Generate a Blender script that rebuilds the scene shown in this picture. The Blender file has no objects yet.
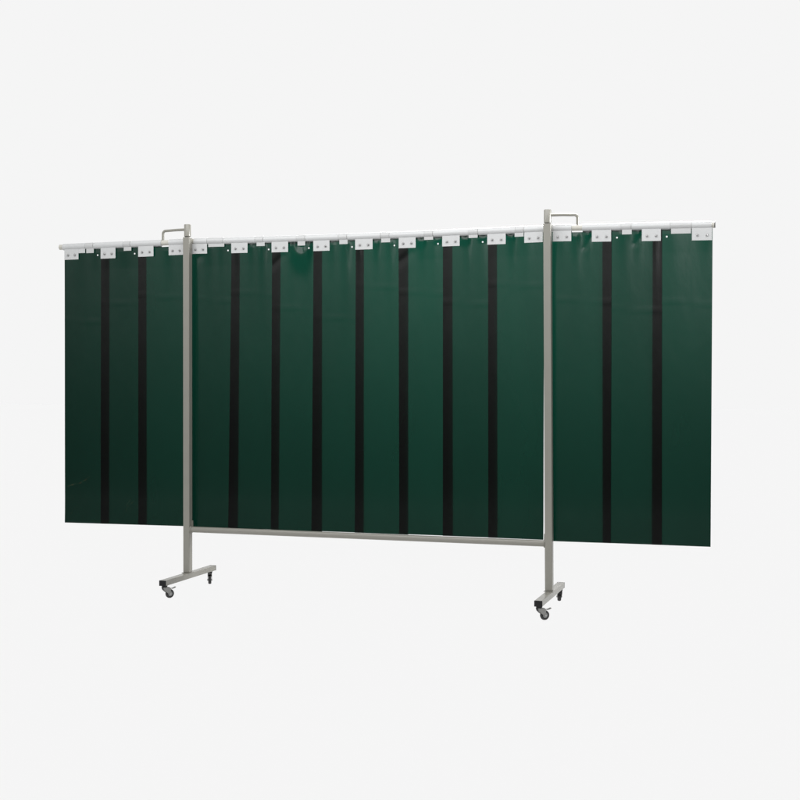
import bpy, bmesh, math, random
from mathutils import Vector, Matrix
random.seed(4)
scene = bpy.context.scene
C = scene.collection
PI = math.pi

# ------------------------------------------------------------------ materials
def new_mat(name):
    m = bpy.data.materials.new(name); m.use_nodes = True
    nt = m.node_tree; nt.nodes.clear()
    out = nt.nodes.new('ShaderNodeOutputMaterial')
    return m, nt, out

def N(nt, typ, **kw):
    n = nt.nodes.new(typ)
    for k, v in kw.items():
        if k in n.inputs: n.inputs[k].default_value = v
        else: setattr(n, k, v)
    return n

def solid(name, col, rough, metallic=0.0, spec=0.5, var=0.06, scale=14.0, bump=0.0, bscale=400.0):
    """painted / plastic / metal surface with faint mottling and optional orange-peel bump"""
    m, nt, out = new_mat(name); L = nt.links.new
    tc = N(nt, 'ShaderNodeTexCoord')
    nz = N(nt, 'ShaderNodeTexNoise'); nz.inputs['Scale'].default_value = scale; nz.inputs['Detail'].default_value = 4
    L(tc.outputs['Object'], nz.inputs['Vector'])
    mp = N(nt, 'ShaderNodeMapRange'); mp.inputs['To Min'].default_value = 1 - var; mp.inputs['To Max'].default_value = 1 + var
    L(nz.outputs['Fac'], mp.inputs['Value'])
    mx = N(nt, 'ShaderNodeMix', data_type='RGBA', blend_type='MULTIPLY'); mx.inputs[0].default_value = 1
    mx.inputs[6].default_value = (*col, 1); L(mp.outputs[0], mx.inputs[7])
    p = N(nt, 'ShaderNodeBsdfPrincipled')
    L(mx.outputs[2], p.inputs['Base Color'])
    p.inputs['Roughness'].default_value = rough; p.inputs['Metallic'].default_value = metallic
    p.inputs['Specular IOR Level'].default_value = spec
    if bump:
        n2 = N(nt, 'ShaderNodeTexNoise'); n2.inputs['Scale'].default_value = bscale
        L(tc.outputs['Object'], n2.inputs['Vector'])
        b = N(nt, 'ShaderNodeBump'); b.inputs['Strength'].default_value = bump; b.inputs['Distance'].default_value = 0.001
        L(n2.outputs['Fac'], b.inputs['Height']); L(b.outputs[0], p.inputs['Normal'])
    L(p.outputs[0], out.inputs[0])
    return m

M_paint = solid('grey_powder_coat', (0.226, 0.220, 0.193), 0.27, var=0.05, bump=0.05)
M_white = solid('white_plastic', (0.46, 0.465, 0.465), 0.32, var=0.03)
M_plate = solid('white_lacquered_plate', (0.50, 0.508, 0.51), 0.32, var=0.03)
M_tube = solid('cream_tube', (0.47, 0.46, 0.415), 0.4, var=0.04)
M_zinc = solid('zinc_plated_steel', (0.42, 0.42, 0.42), 0.35, metallic=0.85, var=0.1, scale=60)
M_fork = solid('pressed_steel', (0.26, 0.26, 0.25), 0.42, metallic=0.5, var=0.1, scale=60)
M_hub = solid('grey_hub_plastic', (0.24, 0.245, 0.245), 0.5)
M_rubber = solid('black_rubber', (0.018, 0.018, 0.018), 0.6, var=0.2, scale=80)
M_black = solid('black_plastic', (0.007, 0.007, 0.0075), 0.5, spec=0.25, var=0.1)
M_bore = solid('dark_steel_bore', (0.05, 0.048, 0.045), 0.6)

TR = (0.0002, 0.0020, 0.0013)      # straight-through tint of one vinyl sheet
TL = (0.0010, 0.0152, 0.0092)      # diffuse transmission
def vinyl(name, seed):
    """dark green translucent PVC: two sheets on top of each other let almost nothing through"""
    m, nt, out = new_mat(name); L = nt.links.new
    tc = N(nt, 'ShaderNodeTexCoord')
    nz = N(nt, 'ShaderNodeTexNoise'); nz.inputs['Scale'].default_value = 2.2; nz.inputs['Detail'].default_value = 3
    mpn = N(nt, 'ShaderNodeMapping'); mpn.inputs['Location'].default_value = (seed * 3.1, 0, seed)
    mpn.inputs['Scale'].default_value = (1.6, 1, 0.5)
    L(tc.outputs['Object'], mpn.inputs['Vector']); L(mpn.outputs[0], nz.inputs['Vector'])
    mr = N(nt, 'ShaderNodeMapRange'); k = (1.0, 0.90, 1.07, 0.96)[seed]; mr.inputs['To Min'].default_value = 0.84 * k; mr.inputs['To Max'].default_value = 1.16 * k
    L(nz.outputs['Fac'], mr.inputs['Value'])
    def tint(c):
        mx = N(nt, 'ShaderNodeMix', data_type='RGBA', blend_type='MULTIPLY'); mx.inputs[0].default_value = 1
        mx.inputs[6].default_value = (*c, 1); L(mr.outputs[0], mx.inputs[7]); return mx.outputs[2]
    t1 = N(nt, 'ShaderNodeBsdfTransparent'); L(tint(TR), t1.inputs[0])
    t2 = N(nt, 'ShaderNodeBsdfTranslucent'); L(tint(TL), t2.inputs[0])
    ad = N(nt, 'ShaderNodeAddShader'); L(t1.outputs[0], ad.inputs[0]); L(t2.outputs[0], ad.inputs[1])
    gl = N(nt, 'ShaderNodeBsdfAnisotropic'); gl.inputs['Roughness'].default_value = 0.15
    n2 = N(nt, 'ShaderNodeTexNoise'); n2.inputs['Scale'].default_value = 9; n2.inputs['Detail'].default_value = 5
    L(mpn.outputs[0], n2.inputs['Vector'])
    bp = N(nt, 'ShaderNodeBump'); bp.inputs['Strength'].default_value = 0.12; bp.inputs['Distance'].default_value = 0.008
    L(n2.outputs['Fac'], bp.inputs['Height'])
    L(bp.outputs[0], gl.inputs['Normal'])
    fr = N(nt, 'ShaderNodeFresnel'); fr.inputs['IOR'].default_value = 1.42
    ms = N(nt, 'ShaderNodeMixShader'); L(fr.outputs[0], ms.inputs[0]); L(ad.outputs[0], ms.inputs[1]); L(gl.outputs[0], ms.inputs[2])
    L(ms.outputs[0], out.inputs[0])
    return m
VINYL = [vinyl('green_vinyl', k) for k in range(4)]
def clear_edge():
    m, nt, out = new_mat('vinyl_rear_face'); L = nt.links.new
    t = N(nt, 'ShaderNodeBsdfTransparent')
    g = N(nt, 'ShaderNodeBsdfAnisotropic'); g.inputs['Roughness'].default_value = 0.3
    ms = N(nt, 'ShaderNodeMixShader'); ms.inputs[0].default_value = 0.02
    L(t.outputs[0], ms.inputs[1]); L(g.outputs[0], ms.inputs[2]); L(ms.outputs[0], out.inputs[0])
    return m
M_rear = clear_edge()
def scuff_mat():
    m, nt, out = new_mat('tan_scuff'); L = nt.links.new
    t = N(nt, 'ShaderNodeBsdfTransparent')
    d = N(nt, 'ShaderNodeBsdfDiffuse'); d.inputs[0].default_value = (0.32, 0.24, 0.13, 1)
    tc = N(nt, 'ShaderNodeTexCoord'); nz = N(nt, 'ShaderNodeTexNoise'); nz.inputs['Scale'].default_value = 60; nz.inputs['Detail'].default_value = 4
    L(tc.outputs['Object'], nz.inputs['Vector'])
    mr = N(nt, 'ShaderNodeMapRange'); mr.inputs['From Min'].default_value = 0.4; mr.inputs['From Max'].default_value = 0.75
    mr.inputs['To Min'].default_value = 0.0; mr.inputs['To Max'].default_value = 0.11
    L(nz.outputs['Fac'], mr.inputs['Value'])
    ms = N(nt, 'ShaderNodeMixShader'); L(mr.outputs[0], ms.inputs[0])
    L(t.outputs[0], ms.inputs[1]); L(d.outputs[0], ms.inputs[2]); L(ms.outputs[0], out.inputs[0])
    return m
M_scuff = scuff_mat()

def floor_mat():
    """translucent sheet standing in for the floor, lit evenly from below by the world: no cast shadows on it"""
    m, nt, out = new_mat('backlit_floor_sheet'); L = nt.links.new
    t = N(nt, 'ShaderNodeBsdfTranslucent'); t.inputs[0].default_value = (0.92, 0.92, 0.92, 1)
    L(t.outputs[0], out.inputs[0]); return m
M_floor = floor_mat()

# ------------------------------------------------------------------ mesh helpers
def link(name, bm, mats, parent=None, smooth=False, bevel=0.0, segs=2, angle=0.6):
    me = bpy.data.meshes.new(name)
    bm.normal_update(); bm.to_mesh(me); bm.free()
    o = bpy.data.objects.new(name, me); C.objects.link(o)
    for m in (mats if isinstance(mats, (list, tuple)) else [mats]): me.materials.append(m)
    if parent is not None: o.parent = parent
    if bevel:
        b = o.modifiers.new('bevel', 'BEVEL'); b.width = bevel; b.segments = segs; b.limit_method = 'ANGLE'; b.angle_limit = angle
        b.harden_normals = True; smooth = True
    if smooth:
        for p in me.polygons: p.use_smooth = True
        me.set_sharp_from_angle(angle=0.7)
    return o

def box(bm, x0, x1, y0, y1, z0, z1):
    v = [bm.verts.new((x, y, z)) for x in (x0, x1) for y in (y0, y1) for z in (z0, z1)]
    for f in ((0, 1, 3, 2), (4, 6, 7, 5), (0, 4, 5, 1), (2, 3, 7, 6), (0, 2, 6, 4), (1, 5, 7, 3)):
        bm.faces.new([v[i] for i in f])
    return v

def sweep(bm, pts, r, n=20, caps=True, inner=None):
    """round tube through the points"""
    pts = [Vector(p) for p in pts]; rings = []
    prev = None
    for i, p in enumerate(pts):
        d = ((pts[min(i + 1, len(pts) - 1)] - pts[max(i - 1, 0)])).normalized()
        if prev is None:
            a = Vector((0, 0, 1)) if abs(d.z) < 0.9 else Vector((0, 1, 0))
            u = a.cross(d).normalized()
        else:
            u = (prev - d * prev.dot(d)).normalized()
        prev = u; w = d.cross(u)
        rr = r[i] if isinstance(r, (list, tuple)) else r
        rings.append([bm.verts.new(p + (u * math.cos(2 * PI * k / n) + w * math.sin(2 * PI * k / n)) * rr) for k in range(n)])
    for a, b in zip(rings, rings[1:]):
        for k in range(n): bm.faces.new((a[k], a[(k + 1) % n], b[(k + 1) % n], b[k]))
    if caps:
        bm.faces.new(rings[0][::-1]); bm.faces.new(rings[-1])
    return rings

def lathe(bm, prof, n=32, axis='z', o=(0, 0, 0), closed=False):
    """prof: list of (radius, height) spun about an axis"""
    rings = []
    for r, h in prof:
        ring = []
        for k in range(n):
            a = 2 * PI * k / n; c, s = r * math.cos(a), r * math.sin(a)
            p = {'z': (c, s, h), 'y': (c, h, s), 'x': (h, c, s)}[axis]
            ring.append(bm.verts.new((p[0] + o[0], p[1] + o[1], p[2] + o[2])))
        rings.append(ring)
    prs = list(zip(rings, rings[1:]))
    if closed: prs.append((rings[-1], rings[0]))
    for a, b in prs:
        for k in range(n): bm.faces.new((a[k], a[(k + 1) % n], b[(k + 1) % n], b[k]))
    if not closed:
        bm.faces.new(rings[0][::-1]); bm.faces.new(rings[-1])
    bmesh.ops.recalc_face_normals(bm, faces=bm.faces[:])

def prism(bm, outline, y0, y1):
    """extrude an (x, z) outline along y"""
    a = [bm.verts.new((x, y0, z)) for x, z in outline]; b = [bm.verts.new((x, y1, z)) for x, z in outline]
    bm.faces.new(a); bm.faces.new(b[::-1]); n = len(a)
    for i in range(n): bm.faces.new((a[i], b[i], b[(i + 1) % n], a[(i + 1) % n]))
    bmesh.ops.recalc_face_normals(bm, faces=bm.faces[:])

# ------------------------------------------------------------------ the setting
bm = bmesh.new()
vs = [bm.verts.new(p) for p in ((-60, -3.85, 0), (60, -3.85, 0), (60, 60, 0), (-60, 60, 0))]
bm.faces.new(vs)
floor = link('floor', bm, M_floor); floor['kind'] = 'structure'
floor['label'] = 'plain pale off white studio floor running into the background'

# ------------------------------------------------------------------ the screen
root = bpy.data.objects.new('welding_screen', None); C.objects.link(root)
root.empty_display_size = 0.2
root['label'] = 'wide dark green strip curtain welding screen on a grey wheeled steel frame'
root['category'] = 'welding screen'

YS = 0.045                      # depth of rails and strips behind the posts
XL = -1.052
def post_r(z): return 1.1415 - 0.0075 * z
XFR = 1.1435
T = 0.0208                      # half width of the square tube
ZF = 0.108                      # top of the feet
YF, YB = -0.319, 0.337
def zr(x):                      # rail axis: each of the three rails sags a little
    if x < -1.06: return 2.0952 - 0.0054 * ((-1.06 - x) / 0.87)
    if x < 1.12:
        t = (x + 1.05) / 2.17; return 2.0955 - 0.0060 * 4 * t * (1 - t)
    return 2.0972 - 0.0130 * ((x - 1.12) / 0.87)

# posts -------------------------------------------------------------
for side in (0, 1):
    bm = bmesh.new()
    xb = XL if side == 0 else post_r(ZF); xt = XL if side == 0 else post_r(2.116)
    v = box(bm, -T, T, -T, T, 0, 1)
    for q in v:
        top = q.co.z > 0.5
        q.co.z = 2.1165 if top else ZF + 0.0045
        q.co.x += xt if top else xb
    post = link('post', bm, M_paint, root, bevel=0.004, segs=3)
    # swivel sleeve on top of the post, with a dark bearing ring between
    bm = bmesh.new(); lathe(bm, [(0.0155, 2.1166), (0.0155, 2.1215)], 32, o=(xt, 0, 0))
    link('bearing_ring', bm, M_bore, post, smooth=True)
    bm = bmesh.new()
    lathe(bm, [(0.0185, 2.1205), (0.0205, 2.1225), (0.0205, 2.1895), (0.0190, 2.1925), (0.0150, 2.1932)], 40, o=(xt, 0, 0))
    link('hinge_sleeve', bm, M_paint, post, smooth=True)
    # weld plate on the foot
    bm = bmesh.new(); box(bm, xb - 0.026, xb + 0.026, -0.030, 0.030, ZF + 0.0005, ZF + 0.0042)
    link('weld_plate', bm, M_paint, post, bevel=0.001)

# crossbar and its end flanges --------------------------------------
bm = bmesh.new()
zx = 0.3692
sweep(bm, [(XL + T, 0, zx), (-0.4, 0, zx), (0.4, 0, zx), (post_r(zx) - T, 0, zx)], 0.0175, 28)
cb = link('crossbar', bm, M_paint, root, smooth=True)
for x0, x1 in ((XL + T + 0.0003, XL + T + 0.0075), (post_r(zx) - T - 0.0075, post_r(zx) - T - 0.0003)):
    bm = bmesh.new(); lathe(bm, [(0.0215, x0), (0.0235, x0 + 0.001), (0.0225, x1 - 0.001), (0.0185, x1)], 28, axis='x', o=(0, 0, zx))
    link('weld_flange', bm, M_paint, cb, smooth=True)
for px in (XL + T + 0.0045, post_r(zx) - T - 0.0045):   # small retaining pins above the bar
    bm = bmesh.new(); box(bm, px - 0.004, px + 0.004, 0.004, 0.016, zx + 0.016, zx + 0.052)
    link('stop_lug', bm, M_paint, cb, bevel=0.001)

# feet --------------------------------------------------------------
feet = []
for side, xf in ((0, -1.0505), (1, XFR)):
    bm = bmesh.new(); box(bm, xf - 0.0215, xf + 0.0215, YF + 0.003, YB - 0.003, ZF - 0.0315, ZF)
    ft = link('foot', bm, M_paint, root, bevel=0.003, segs=3)
    for y0, y1, s in ((YF, YF + 0.0028, -1), (YB - 0.0028, YB, 1)):
        bm = bmesh.new(); box(bm, xf - 0.0218, xf + 0.0218, y0, y1, ZF - 0.0318, ZF + 0.0003)
        link('end_cap', bm, M_black, ft, bevel=0.0012)
    feet.append(xf)

# casters: swivel head (dark boot and blackened fork web) > fork, tyre, hub, brake lever -----
def caster(x, y, ang, brake=True):
    zt = ZF - 0.0316; off = 0.033; r = 0.0262
    bm = bmesh.new()
    lathe(bm, [(0.0165, zt - 0.001), (0.0170, zt - 0.003), (0.0160, zt - 0.008), (0.0135, zt - 0.012)], 28)
    for (xa, za), (xb, zb_) in (((-0.0138, zt - 0.0125), (-0.0098, zt - 0.0238)), ((-0.0098, zt - 0.0240), (0.0002, zt - 0.0338))):  # front web of the fork, coloured black to paint in its shade
        q = [bm.verts.new(p) for p in ((xa, -.0114, za), (xb, -.0114, zb_), (xb, .0114, zb_), (xa, .0114, za), (xa + .0018, -.0114, za), (xb + .0018, -.0114, zb_), (xb + .0018, .0114, zb_), (xa + .0018, .0114, za))]
        for f in ((0, 1, 2, 3), (7, 6, 5, 4), (0, 4, 5, 1), (3, 2, 6, 7), (0, 3, 7, 4), (1, 5, 6, 2)): bm.faces.new([q[k] for k in f])
    bmesh.ops.recalc_face_normals(bm, faces=bm.faces[:])
    head = link('caster', bm, M_black, root, smooth=True)
    head.location = (x, y, 0); head.rotation_euler = (0, 0, ang)
    bm = bmesh.new()
    # two cheeks in the xz plane, the wheel axle along y
    ch = [(-0.014, zt - 0.010), (0.012, zt - 0.010), (0.030, zt - 0.016), (0.036, zt - 0.022), (0.033, r + 0.012), (off + 0.006, r + 0.004), (off + 0.004, r - 0.006),
          (off - 0.006, r - 0.006), (0.014, r + 0.006), (0.000, zt - 0.034), (-0.010, zt - 0.024)]
    for s in (-1, 1):
        t2 = bmesh.new(); prism(t2, ch, s * 0.0125 - 0.001, s * 0.0125 + 0.001)
        me = bpy.data.meshes.new('t'); t2.to_mesh(me); t2.free(); bm.from_mesh(me); bpy.data.meshes.remove(me)
    box(bm, -0.0115, 0.030, -0.0114, 0.0114, zt - 0.0165, zt - 0.0125)
    link('fork', bm, M_fork, head, bevel=0.0006, segs=1)
    bm = bmesh.new()
    w = 0.0095
    lathe(bm, [(0.0145, -w), (0.0225, -w), (r - 0.0010, -w * 0.55), (r, 0), (r - 0.0010, w * 0.55), (0.0225, w), (0.0145, w)], 44, axis='y', o=(off, 0, r), closed=True)
    link('tyre', bm, M_rubber, head, smooth=True)
    bm = bmesh.new()
    lathe(bm, [(0.0045, -w - 0.0006), (0.0110, -w - 0.0002), (0.0146, -w + 0.002), (0.0146, w - 0.002), (0.0110, w + 0.0002), (0.0045, w + 0.0006)], 36, axis='y', o=(off, 0, r))
    link('hub', bm, M_hub, head, smooth=True)
    bm = bmesh.new(); lathe(bm, [(0.0042, -0.0165), (0.0052, -0.0155), (0.0052, 0.0155), (0.0042, 0.0165)], 6, axis='y', o=(off, 0, r))
    link('axle_bolt', bm, M_zinc, head)
    if brake:
        bm = bmesh.new()
        pr = [(0.014, zt - 0.0150), (0.034, zt - 0.0165), (0.046, zt - 0.0205), (0.060, zt - 0.0175), (0.070, zt - 0.0130),
              (0.071, zt - 0.0150), (0.061, zt - 0.0205), (0.047, zt - 0.0238), (0.034, zt - 0.0198), (0.014, zt - 0.0178)]
        prism(bm, pr, -0.0085, 0.0085)
        link('brake_lever', bm, M_fork, head, bevel=0.0005, segs=1)
caster(feet[0], YF + 0.026, 0.98); caster(feet[1], YF + 0.026, 0.72)
caster(feet[0] - 0.004, YB - 0.036, math.radians(-64), brake=False); caster(feet[1], YB - 0.036, math.radians(106))

# rails: three cream steel tubes ------------------------------------
def tube(xa, xb, r=0.0163, n=24, seg=12):
    bm = bmesh.new()
    P = [(xa + (xb - xa) * i / seg, YS, zr(xa + (xb - xa) * i / seg)) for i in range(seg + 1)]
    ro = sweep(bm, P, r, n, caps=False); ri = sweep(bm, P, r - 0.0025, n, caps=False)
    bmesh.ops.reverse_faces(bm, faces=[f for f in bm.faces if all(v in set(sum(ri, [])) for v in f.verts)])
    for e in (0, -1):
        for k in range(n):
            f = (ro[e][k], ro[e][(k + 1) % n], ri[e][(k + 1) % n], ri[e][k]); bm.faces.new(f)
    bmesh.ops.recalc_face_normals(bm, faces=bm.faces[:])
    return link('rail', bm, M_tube, root, smooth=True)
r1 = tube(-1.955, -1.070); r2 = tube(XL + 0.012, 1.112); r3 = tube(1.138, 2.0085)
for rr, xa, xb, mt in ((r1, -1.9548, -1.9500, M_tube), (r3, 2.0087, 2.0130, M_bore)):
    bm = bmesh.new(); x = (xa + xb) / 2
    q = 0.0162 if mt is M_bore else 0.0136
    lathe(bm, [(q - .0008, xa), (q, xa + 0.0008), (q, xb - 0.0008), (q - .0008, xb)], 24, axis='x', o=(0, YS, zr(x)))
    link('rail_plug', bm, mt, rr, smooth=True)
# collars where the swing arms hold the wing rails
ARMS = ((-1.0, -1.052, -1.2392), (1.0, post_r(2.16), 1.2820))
for s, xp, xe in ARMS:
    bm = bmesh.new(); zt = 2.1633; P = [(xp + s * 0.016, 0.001, zt)]
    x1 = xe - s * 0.018
    P.append((xp + s * 0.08, 0.014, zt + 0.001)); P.append((x1 - s * 0.02, YS - 0.006, zt + 0.002))
    for k in range(9):
        a = k / 8 * PI / 2
        P.append((x1 + s * 0.018 * math.sin(a), YS - 0.002 * (1 - k / 8), zt + 0.002 - 0.018 * (1 - math.cos(a))))
    P.append((xe, YS, zr(xe) + 0.014))
    sweep(bm, P, 0.0078, 18)
    link('swing_arm', bm, M_paint, root, smooth=True)

# white sleeves on the rails ----------------------------------------
def sleeve_bm(xa, xb, r):
    bm = bmesh.new(); seg = max(2, int((xb - xa) / 0.05)); P = []; R = []
    for i in range(seg + 1):
        x = xa + (xb - xa) * i / seg; P.append((x, YS, zr(x))); R.append(r)
    e = 0.0008
    P = [P[0]] + [(xa + e, YS, zr(xa + e))] + P[1:-1] + [(xb - e, YS, zr(xb - e))] + [P[-1]]
    R = [r - 0.0008] + [r] * (len(P) - 2) + [r - 0.0008]
    sweep(bm, P, R, 32)
    return bm

def add_plate(bm, xa, xb, ztop, zbot, y0, y1):
    v = box(bm, xa, xb, y0, y1, 0, 1)
    for q in v:
        q.co.z = zr(q.co.x) + (ztop if q.co.z > 0.5 else zbot)

# (sleeve from, to, plate from, to, plate drop)
HANG = [(-1.9300, -1.7700, -1.9165, -1.8172, -.0805), (-1.7112, -1.5053, -1.6613, -1.5584, -.0825), (-1.4548, -1.2458, -1.4022, -1.2980, -.0800),
        (-1.1953, -1.0765, -1.1953, -1.0961, -.0780), (-1.0275, -0.9395, -1.0428, -0.9401, -.0750), (-0.8330, -0.6275, -0.7815, -0.6759, -.0760),
        (-0.5742, -0.3640, -0.5219, -0.4171, -.0775), (-0.3088, -0.1030, -0.2588, -0.1575, -.0770), (-0.0488, 0.1540, -0.0007, 0.1057, -.0765),
        (0.2074, 0.4145, 0.2621, 0.3633, -.0765), (0.4665, 0.6737, 0.5193, 0.6211, -.0755), (0.7274, 0.9385, 0.7795, 0.8848, -.0755),
        (0.9882, 1.1000, 0.9892, 1.0927, -.0740), (1.1460, 1.2516, 1.1482, 1.2502, -.0740), (1.3100, 1.5175, 1.3622, 1.4667, -.0795),
        (1.5756, 1.7808, 1.6309, 1.7313, -.0810), (1.8922, 1.9946, 1.8933, 1.9965, -.0820)]
RS = 0.0200
bolt_src = None
for i, (a, b, pa, pb, dz) in enumerate(HANG):
    bm = sleeve_bm(a, b, RS)
    tilt = random.uniform(-.0012, .0012)
    add_plate(bm, pa, pb, -0.0150, dz, YS - 0.0125, YS - 0.0095)
    if i == 0: add_plate(bm, pb + 0.0002, -1.7705, -0.0150, -.0425, YS - 0.0120, YS - 0.0098)
    hg = link('hanger', bm, M_plate, root, bevel=0.0009, segs=2, angle=0.9)
    for t in (0.27, 0.75):
        bx = pa + (pb - pa) * t; bz = zr(bx) + dz * 0.655
        bm = bmesh.new()
        lathe(bm, [(0.0078, -0.0150), (0.0078, -0.0125)], 24, axis='y', o=(0, 0, 0))
        lathe(bm, [(0.0042, -0.0205), (0.0052, -0.0195), (0.0052, -0.0151)], 6, axis='y', o=(0, 0, 0))
        lathe(bm, [(0.0024, -0.0240), (0.0026, -0.0206)], 10, axis='y', o=(0, 0, 0))
        bt = link('bolt', bm, M_zinc, hg, bevel=0.0004, segs=1)
        bt.location = (bx, YS, bz); bt.rotation_euler = (0, random.uniform(0, 1), 0)
# (clip from, to, tab from, to, tab drop)
CLIP = [(-1.7688, -1.7128, -1.7616, -1.7090, -.0445), (-1.5042, -1.4566, -1.5010, -1.4492, -.0400), (-0.9378, -0.8345, -0.9319, -0.8270, -.0360),
        (-0.6268, -0.5758, -0.6178, -0.5654, -.0385), (-0.3633, -0.3103, -0.3574, -0.3092, -.0425), (-0.1022, -0.0504, -0.0973, -0.0461, -.0415),
        (0.1560, 0.2068, 0.1573, 0.2114, -.0400), (0.4151, 0.4648, 0.4135, 0.4664, -.0350), (0.6743, 0.7257, 0.6728, 0.7246, -.0342),
        (0.9391, 0.9865, 0.9350, 0.9856, -.0383), (1.5181, 1.5742, 1.5254, 1.5772, -.0430), (1.7814, 1.8905, 1.7846, 1.8887, -.0445)]
for a, b, ta, tb, dz in CLIP:
    bm = sleeve_bm(a, b, RS + 0.0006)
    add_plate(bm, ta, tb, -0.0150, dz, YS - 0.0125, YS - 0.0100)
    link('hanger_clip', bm, M_white, root, bevel=0.0008, segs=2, angle=0.9)

# curtain strips -----------------------------------------------------
# (left top, left bottom, right top, right bottom, bottom left z, bottom right z, front edge, hole x or None)
STRIPS = [(-1.9216, -1.9216, -1.6051, -1.6102, .3755, .3775, 'L', -1.6881), (-1.6651, -1.6689, -1.3518, -1.3492, .3772, .3795, 'L', -1.4331),
          (-1.4078, -1.4081, -1.0930, -1.0930, .3795, .3815, 'L', None),
          (-1.0562, -1.0580, -0.7293, -0.7422, .3800, .3805, 'L', -0.8080), (-0.7846, -0.8056, -0.4680, -0.4793, .3800, .3822, 'L', -0.5451),
          (-0.5228, -0.5298, -0.2078, -0.2070, .3812, .3812, 'L', -0.2871), (-0.2608, -0.2726, 0.0494, 0.0509, .3832, .3838, 'L', -0.0240),
          (-0.0001, -0.0042, 0.3160, 0.3183, .3830, .3822, 'L', 0.2329), (0.2581, 0.2651, 0.5757, 0.5833, .3848, .3856, 'L', 0.4914),
          (0.5208, 0.5237, 0.8326, 0.8403, .3845, .3850, 'L', 0.7513), (0.7812, 0.7870, 1.0975, 1.0985, .3842, .3830, 'L', None),
          (1.1330, 1.1330, 1.4688, 1.4699, .3778, .3800, 'R', None), (1.4175, 1.4249, 1.7367, 1.7428, .3795, .3812, 'R', 1.4966),
          (1.6866, 1.6883, 1.9996, 1.9962, .3800, .3812, 'R', 1.7612)]
HOLE_DZ = -0.0560
# vertical flutes near the top: strip -> list of (x, half width, amplitude, depth of decay)
FLUTE = {2: [(-1.20, .030, .0030, .10)], 3: [(-1.02, .022, .0045, .10), (-0.93, .03, .0035, .16), (-0.85, .02, .002, .12)],
         4: [(-0.745, .012, .002, .10), (-0.655, .02, .003, .10), (-0.585, .022, .0045, .16)], 5: [(-0.40, .02, .003, .14), (-0.30, .03, .002, .2)],
         6: [(-0.145, .022, .003, .10), (-0.065, .026, .0050, .22)], 7: [(0.125, .018, .0045, .08), (0.205, .022, .0035, .16), (0.02, .012, .002, .1)],
         8: [(0.40, .022, .0040, .10), (0.46, .03, .0025, .22)], 9: [(0.66, .022, .0030, .12), (0.74, .03, .002, .2)],
         10: [(0.915, .020, .0045, .09), (0.99, .04, .0025, .14)], 11: [(1.27, .024, .0045, .10), (1.34, .016, .0050, .05), (1.19, .03, .003, .08)],
         12: [(1.53, .035, .0040, .12), (1.61, .016, .0045, .05), (1.70, .012, .002, .1)], 13: [(1.97, .03, .003, .08), (1.78, .05, .002, .15)],
         0: [(-1.80, .05, .002, .15), (-1.70, .03, .002, .1)], 1: [(-1.62, .02, .002, .1), (-1.50, .05, .002, .12)]}
# rolled lips where the top edge sags between two hangers: strip -> (centre x, half width, depth, amplitude, width)
SAG = {5: [(-0.335, .048, .070, .0128, 1.0)], 8: [(0.393, .025, .020, .0038, 1.3), (0.492, .022, .016, .0030, 1.0)],
       9: [(0.647, .024, .020, .0038, 1.3), (0.752, .024, .016, .0030, 1.0)], 10: [(0.91, .022, .012, .0022, 1.2)]}
# oblique puckers: strip -> (x0, h0, x1, h1, width, amplitude)
PUCK = {5: [(-0.525, .135, -0.455, .076, .020, .0011)], 8: [(0.255, .135, 0.335, .080, .024, .0012)], 11: [(1.325, .085, 1.352, .030, .014, .0018)],
        12: [(1.596, .070, 1.622, .025, .014, .0018)], 3: [(-1.05, .105, -0.99, .070, .020, .0020)]}
BARE = ((-1.250, -1.193), (1.249, 1.312))

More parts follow.
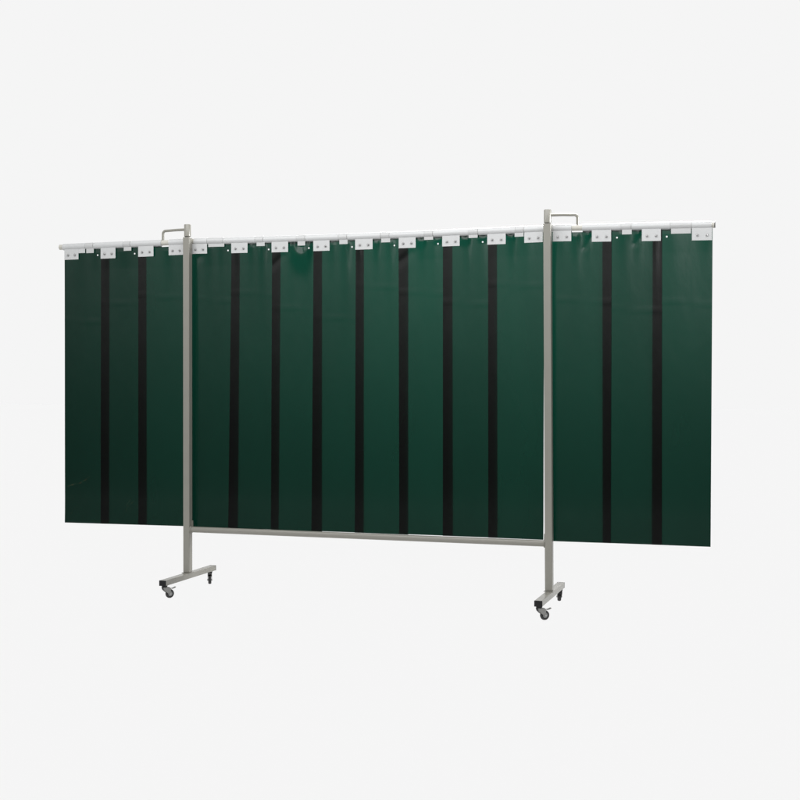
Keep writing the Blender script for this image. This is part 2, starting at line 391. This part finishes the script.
def strip(i, L0, L1, R0, R1, zb0, zb1, front, hx):
    rnd = random.Random(50 + i)
    H = lambda x: 0.0180 + (0.0062 if any(a < x < b for a, b in BARE) else 0.0)
    wtop = R0 - L0
    s_list = [k / 84 for k in range(85)]
    hs, hh = None, None
    if hx is not None:
        ss = (hx - L0) / wtop; half = 0.0075 / wtop
        s_list = sorted([s for s in s_list if abs(s - ss) > half + 0.004] + [ss - half, ss + half])
        hs = s_list.index(ss - half)
    h_list = [0.0]
    while h_list[-1] < 1.6:
        h = h_list[-1]; h_list.append(h + (0.003 if h < 0.11 else 0.006 if h < 0.2 else 0.015 if h < 0.5 else 0.03))
    hc = -HOLE_DZ - 0.018
    if hx is not None:
        h_list = sorted([h for h in h_list if abs(h - hc) > 0.0095] + [hc - 0.0075, hc + 0.0075]); hh = h_list.index(hc - 0.0075)
    amp = rnd.uniform(.0003, .0007); ph = rnd.uniform(0, 6.28); fq = rnd.uniform(.8, 1.3)
    bow = rnd.uniform(-.0010, .0010); twist = rnd.uniform(-.0012, .0012); lng = 0.7
    crz = rnd.uniform(.18, .42)
    def ysurf(x, s, h):
        # slightly turned in plan so that neighbours lie over one another
        y = (-0.0024 + 0.0048 * s) if front == 'L' else (0.0024 - 0.0048 * s)
        f = min(1.0, h / 0.12)
        y -= 0.0042 * max(0.0, (h - 1.46) / .17) ** 2                       # the hem curls a little forward
        y += f * (bow * (1 - (2 * s - 1) ** 2) + 0.0008 * math.sin(h * 3.1 + lng))
        y += twist * (s - .5) * min(1, h / 1.6) * 0.6
        y += amp * math.sin(6.283 * fq * s + ph) * math.exp(-h / .5)
        y -= 0.0004 * math.exp(-((h - crz - 0.02 * s) / .006) ** 2)          # faint packing crease
        for fx, fw, fa, fd in FLUTE.get(i, ()):
            y -= 2.1 * fa * math.exp(-((x - fx - 0.02 * h) / fw / (1 + h * 1.5)) ** 2) * math.exp(-h / fd) * min(1, .25 + h / .03)
        for cx, ca, cb_, am, w in SAG.get(i, ()):
            r = math.hypot((x - cx) / ca, (h + .002) / cb_)
            f = max(0.0, (r - .35) / .65) if r < 1 else math.exp(-((r - 1) / w) ** 2)
            y -= am * f * max(0, min(1, 1.7 - abs(x - cx) / ca))
        for x0, h0, x1, h1, w, am in PUCK.get(i, ()):
            dx, dh = x1 - x0, h1 - h0; l2 = dx * dx + dh * dh
            t = ((x - x0) * dx + (h - h0) * dh) / l2; tt = max(0, min(1, t))
            d2 = (x - x0 - dx * tt) ** 2 + (h - h0 - dh * tt) ** 2
            y += am * math.exp(-d2 / w / w)
        return YS + y
    def pos(s, h):
        xt = L0 + wtop * s; zt = zr(xt) - H(xt); zbm = zb0 + (zb1 - zb0) * s
        frac = h / h_list[-1]
        x = xt + ((L1 + (R1 - L1) * s) - xt) * frac
        z = zt + (zbm - zt) * frac
        return Vector((x, ysurf(x, s, h), z))
    bm = bmesh.new(); TH = Vector((0, 0.0016, 0))
    nr, nc = len(h_list), len(s_list)
    Fv = [[bm.verts.new(pos(s, h)) for s in s_list] for h in h_list]
    Bv = [[bm.verts.new(v.co + TH) for v in row] for row in Fv]
    for r in range(nr - 1):
        for c in range(nc - 1):
            if hs is not None and c == hs and r == hh:
                for V, flip, mi in ((Fv, False, 0), (Bv, True, 1)):
                    A = [V[r][c + 1], V[r][c], V[r + 1][c], V[r + 1][c + 1]]
                    ctr = sum((v.co for v in A), Vector()) / 4
                    ring = [bm.verts.new(ctr + Vector((math.cos(PI / 4 * k), 0, math.sin(PI / 4 * k))) * 0.0052) for k in range(8)]
                    for q in range(4):
                        k0 = 1 + 2 * q
                        f = [A[q], A[(q + 1) % 4], ring[(k0 + 2) % 8], ring[(k0 + 1) % 8], ring[k0 % 8]]
                        fc = bm.faces.new(f if flip else f[::-1]); fc.material_index = mi
                    if flip:
                        for k in range(8):
                            fc = bm.faces.new((rf[k], rf[(k + 1) % 8], ring[(k + 1) % 8], ring[k])); fc.material_index = 1
                    else: rf = ring
                continue
            bm.faces.new((Fv[r][c], Fv[r + 1][c], Fv[r + 1][c + 1], Fv[r][c + 1])).material_index = 0
            bm.faces.new((Bv[r][c], Bv[r][c + 1], Bv[r + 1][c + 1], Bv[r + 1][c])).material_index = 1
    for r in range(nr - 1):
        bm.faces.new((Fv[r][0], Bv[r][0], Bv[r + 1][0], Fv[r + 1][0])).material_index = 1
        bm.faces.new((Fv[r][-1], Fv[r + 1][-1], Bv[r + 1][-1], Bv[r][-1])).material_index = 1
    for c in range(nc - 1):
        bm.faces.new((Fv[0][c], Fv[0][c + 1], Bv[0][c + 1], Bv[0][c])).material_index = 1
        bm.faces.new((Fv[-1][c], Bv[-1][c], Bv[-1][c + 1], Fv[-1][c + 1])).material_index = 1
    o = link('curtain_strip', bm, [VINYL[(i * 3 + i // 4) % 4], M_rear], root, smooth=True)
    return o, ysurf

def scuff(o, ysurf, S, lines):
    for pts, w in lines:
        prev = None; bm = bmesh.new()
        for k, (x, z) in enumerate(pts):
            a, b = pts[max(k - 1, 0)], pts[min(k + 1, len(pts) - 1)]
            dx, dz = b[0] - a[0], b[1] - a[1]; l = math.hypot(dx, dz)
            ww = w * (0.35 if k in (0, len(pts) - 1) else 1)
            q = []
            for sg in (-1, 1):
                X, Z = x - sg * dz / l * ww, z + sg * dx / l * ww
                s = (X - S[0]) / (S[2] - S[0]); h = zr(X) - .018 - Z
                q.append(bm.verts.new((X, ysurf(X, s, h) - 0.0006, Z)))
            if prev: bm.faces.new((prev[0], q[0], q[1], prev[1]))
            prev = q
        bmesh.ops.recalc_face_normals(bm, faces=bm.faces[:])
        link('scuff_mark', bm, M_scuff, o)

for i, S in enumerate(STRIPS):
    o, ys = strip(i, *S)
    if i == 0:
        o['label'] = 'green strip with pale scuffs near its bottom edge'
        scuff(o, ys, S, [([(-1.908, .598), (-1.87, .612), (-1.83, .622)], .004), ([(-1.825, .618), (-1.80, .632), (-1.77, .648), (-1.745, .668)], .0055),
                         ([(-1.875, .43), (-1.868, .445), (-1.862, .452)], .007), ([(-1.85, .468), (-1.835, .478), (-1.82, .482)], .004)])
    if i == 1:
        o['label'] = 'green strip with a faint scuffed patch low down'
        scuff(o, ys, S, [([(-1.49, .46), (-1.487, .48), (-1.475, .496), (-1.455, .500)], .004), ([(-1.46, .505), (-1.445, .518), (-1.437, .528)], .004),
                         ([(-1.495, .49), (-1.48, .51), (-1.468, .525), (-1.46, .54)], .003), ([(-1.43, .50), (-1.42, .49), (-1.405, .48)], .004), ([(-1.475, .47), (-1.46, .478)], .004)])

# ------------------------------------------------------------------ light
w = bpy.data.worlds.new('World'); scene.world = w; w.use_nodes = True
nt = w.node_tree; nt.nodes.clear(); L = nt.links.new
out = nt.nodes.new('ShaderNodeOutputWorld'); bg = nt.nodes.new('ShaderNodeBackground')
tc = nt.nodes.new('ShaderNodeTexCoord'); sep = nt.nodes.new('ShaderNodeSeparateXYZ'); L(tc.outputs['Generated'], sep.inputs[0])
def maprange(src, a, b, c, d, smooth=True):
    n = nt.nodes.new('ShaderNodeMapRange'); n.interpolation_type = 'SMOOTHSTEP' if smooth else 'LINEAR'
    n.inputs['From Min'].default_value = a; n.inputs['From Max'].default_value = b
    n.inputs['To Min'].default_value = c; n.inputs['To Max'].default_value = d
    L(src, n.inputs['Value']); return n.outputs[0]
BACK = 0.9131                                     # evenly lit white cyclorama behind the screen
DOWN = 1.243                                       # world light added from below to keep the floor even and shadowless
# studio in front: dark low down, brighter towards the ceiling softboxes
rampn = nt.nodes.new('ShaderNodeValToRGB'); cr = rampn.color_ramp
e = cr.elements; e[0].position = 0.44; e[0].color = (.13, .13, .13, 1); e[1].position = 1.0; e[1].color = (1.8, 1.8, 1.8, 1)
for p, v in ((.47, .17), (.50, .28), (.527, .62), (.556, 1.42), (.60, 1.6), (.66, 1.4), (.74, .8), (.87, 1.0)):
    q = cr.elements.new(p); q.color = (v, v, v, 1)
L(maprange(sep.outputs['Z'], -1, 1, 0, 1, False), rampn.inputs[0])
lft = maprange(sep.outputs['X'], -1.0, -0.10, 0.45, 1.0)      # the softbox wall fades out to both sides
rgt = maprange(sep.outputs['X'], 0.05, 0.35, 1.0, 0.15)
sm = nt.nodes.new('ShaderNodeMath'); sm.operation = 'MULTIPLY'; L(lft, sm.inputs[0]); L(rgt, sm.inputs[1]); side = sm.outputs[0]
sc = nt.nodes.new('ShaderNodeMix'); sc.data_type = 'RGBA'; sc.blend_type = 'MULTIPLY'; sc.inputs[0].default_value = 1
L(rampn.outputs[0], sc.inputs[6]); L(side, sc.inputs[7])
# two bright upright bands added to the world so the vinyl folds show highlights
def mul(a, b):
    n = nt.nodes.new('ShaderNodeMath'); n.operation = 'MULTIPLY'; L(a, n.inputs[0]); L(b, n.inputs[1]); return n.outputs[0]
def added_band(xc, hw, v):
    d = nt.nodes.new('ShaderNodeMath'); d.operation = 'SUBTRACT'; L(sep.outputs['X'], d.inputs[0]); d.inputs[1].default_value = xc
    a = nt.nodes.new('ShaderNodeMath'); a.operation = 'ABSOLUTE'; L(d.outputs[0], a.inputs[0])
    f = mul(maprange(a.outputs[0], hw * .6, hw * 1.4, v, 0.0), maprange(sep.outputs['Z'], 0.04, 0.15, 0, 1))
    return mul(mul(f, maprange(sep.outputs['Z'], 0.40, 0.55, 1, 0)), maprange(sep.outputs['Y'], -0.3, -0.1, 1, 0))
kk = nt.nodes.new('ShaderNodeMath'); kk.operation = 'ADD'
L(added_band(0.0, 0.09, 2.3), kk.inputs[0]); L(added_band(-0.80, 0.05, 2.5), kk.inputs[1]); kb = kk.outputs[0]
ka = nt.nodes.new('ShaderNodeMix'); ka.data_type = 'RGBA'; ka.blend_type = 'ADD'; ka.inputs[0].default_value = 1
L(sc.outputs[2], ka.inputs[6]); L(kb, ka.inputs[7]); sc = ka
back = maprange(sep.outputs['Y'], 0.10, 0.30, 0, 1)
high = nt.nodes.new('ShaderNodeMix'); high.data_type = 'RGBA'; L(maprange(sep.outputs['Z'], 0.42, 0.58, 0, 1), high.inputs[0])
high.inputs[6].default_value = (BACK, BACK, BACK, 1); high.inputs[7].default_value = (.12, .12, .12, 1)
m1 = nt.nodes.new('ShaderNodeMix'); m1.data_type = 'RGBA'; L(back, m1.inputs[0]); L(sc.outputs[2], m1.inputs[6]); L(high.outputs[2], m1.inputs[7])
down = maprange(sep.outputs['Z'], -0.45, -0.65, 0, 1)
m2 = nt.nodes.new('ShaderNodeMix'); m2.data_type = 'RGBA'; L(down, m2.inputs[0]); L(m1.outputs[2], m2.inputs[6]); m2.inputs[7].default_value = (DOWN, DOWN, DOWN, 1)
L(m2.outputs[2], bg.inputs[0]); bg.inputs[1].default_value = 1.0
L(bg.outputs[0], out.inputs[0])

def area(name, loc, tgt, sx, sy, power, col=(1, 1, 1)):
    l = bpy.data.lights.new(name, 'AREA'); l.shape = 'RECTANGLE'; l.size = sx; l.size_y = sy; l.energy = power; l.color = col
    o = bpy.data.objects.new(name, l); C.objects.link(o); o.location = loc
    o.rotation_euler = (Vector(tgt) - Vector(loc)).to_track_quat('-Z', 'Y').to_euler(); return o
area('overhead_softbox', (0.4, -1.4, 3.3), (0.3, 0, 1.9), 5.0, 1.2, 66)
area('side_softbox', (5.0, 0.9, 2.9), (0, 0.1, 1.9), 1.2, 0.8, 42).data.spread = math.radians(70)
rl = area('added_rear_light', (0.7, 4.0, 5.3), (0.6, 0.05, 2.65), 3.2, 0.8, 112)
rl.data.spread = math.radians(46)      # added rear lamp, narrowed to brighten only the upper part of the screen

# ------------------------------------------------------------------ camera
cam = bpy.data.cameras.new('camera'); co = bpy.data.objects.new('camera', cam); C.objects.link(co)
yaw, pitch, roll = -0.307590, -0.012546, 0.001259
F = Vector((math.sin(yaw) * math.cos(pitch), math.cos(yaw) * math.cos(pitch), math.sin(pitch)))
R0 = Vector((math.cos(yaw), -math.sin(yaw), 0)); U0 = R0.cross(F)
R = R0 * math.cos(roll) + U0 * math.sin(roll); U = U0 * math.cos(roll) - R0 * math.sin(roll)
Mx = Matrix((R, U, -F)).transposed().to_4x4(); Mx.translation = Vector((2.45542, -6.84194, 1.24081)); co.matrix_world = Mx
cam.sensor_fit = 'HORIZONTAL'; cam.sensor_width = 36; cam.lens = 36 * 1266.63 / 800
cam.clip_start = 0.05; cam.clip_end = 500
scene.camera = co
scene.render.resolution_x = scene.render.resolution_y = 1024
scene.cycles.transparent_max_bounces = 24
vs = scene.view_settings
vs.view_transform = 'Standard'; vs.look = 'None'; vs.exposure = 0; vs.gamma = 1
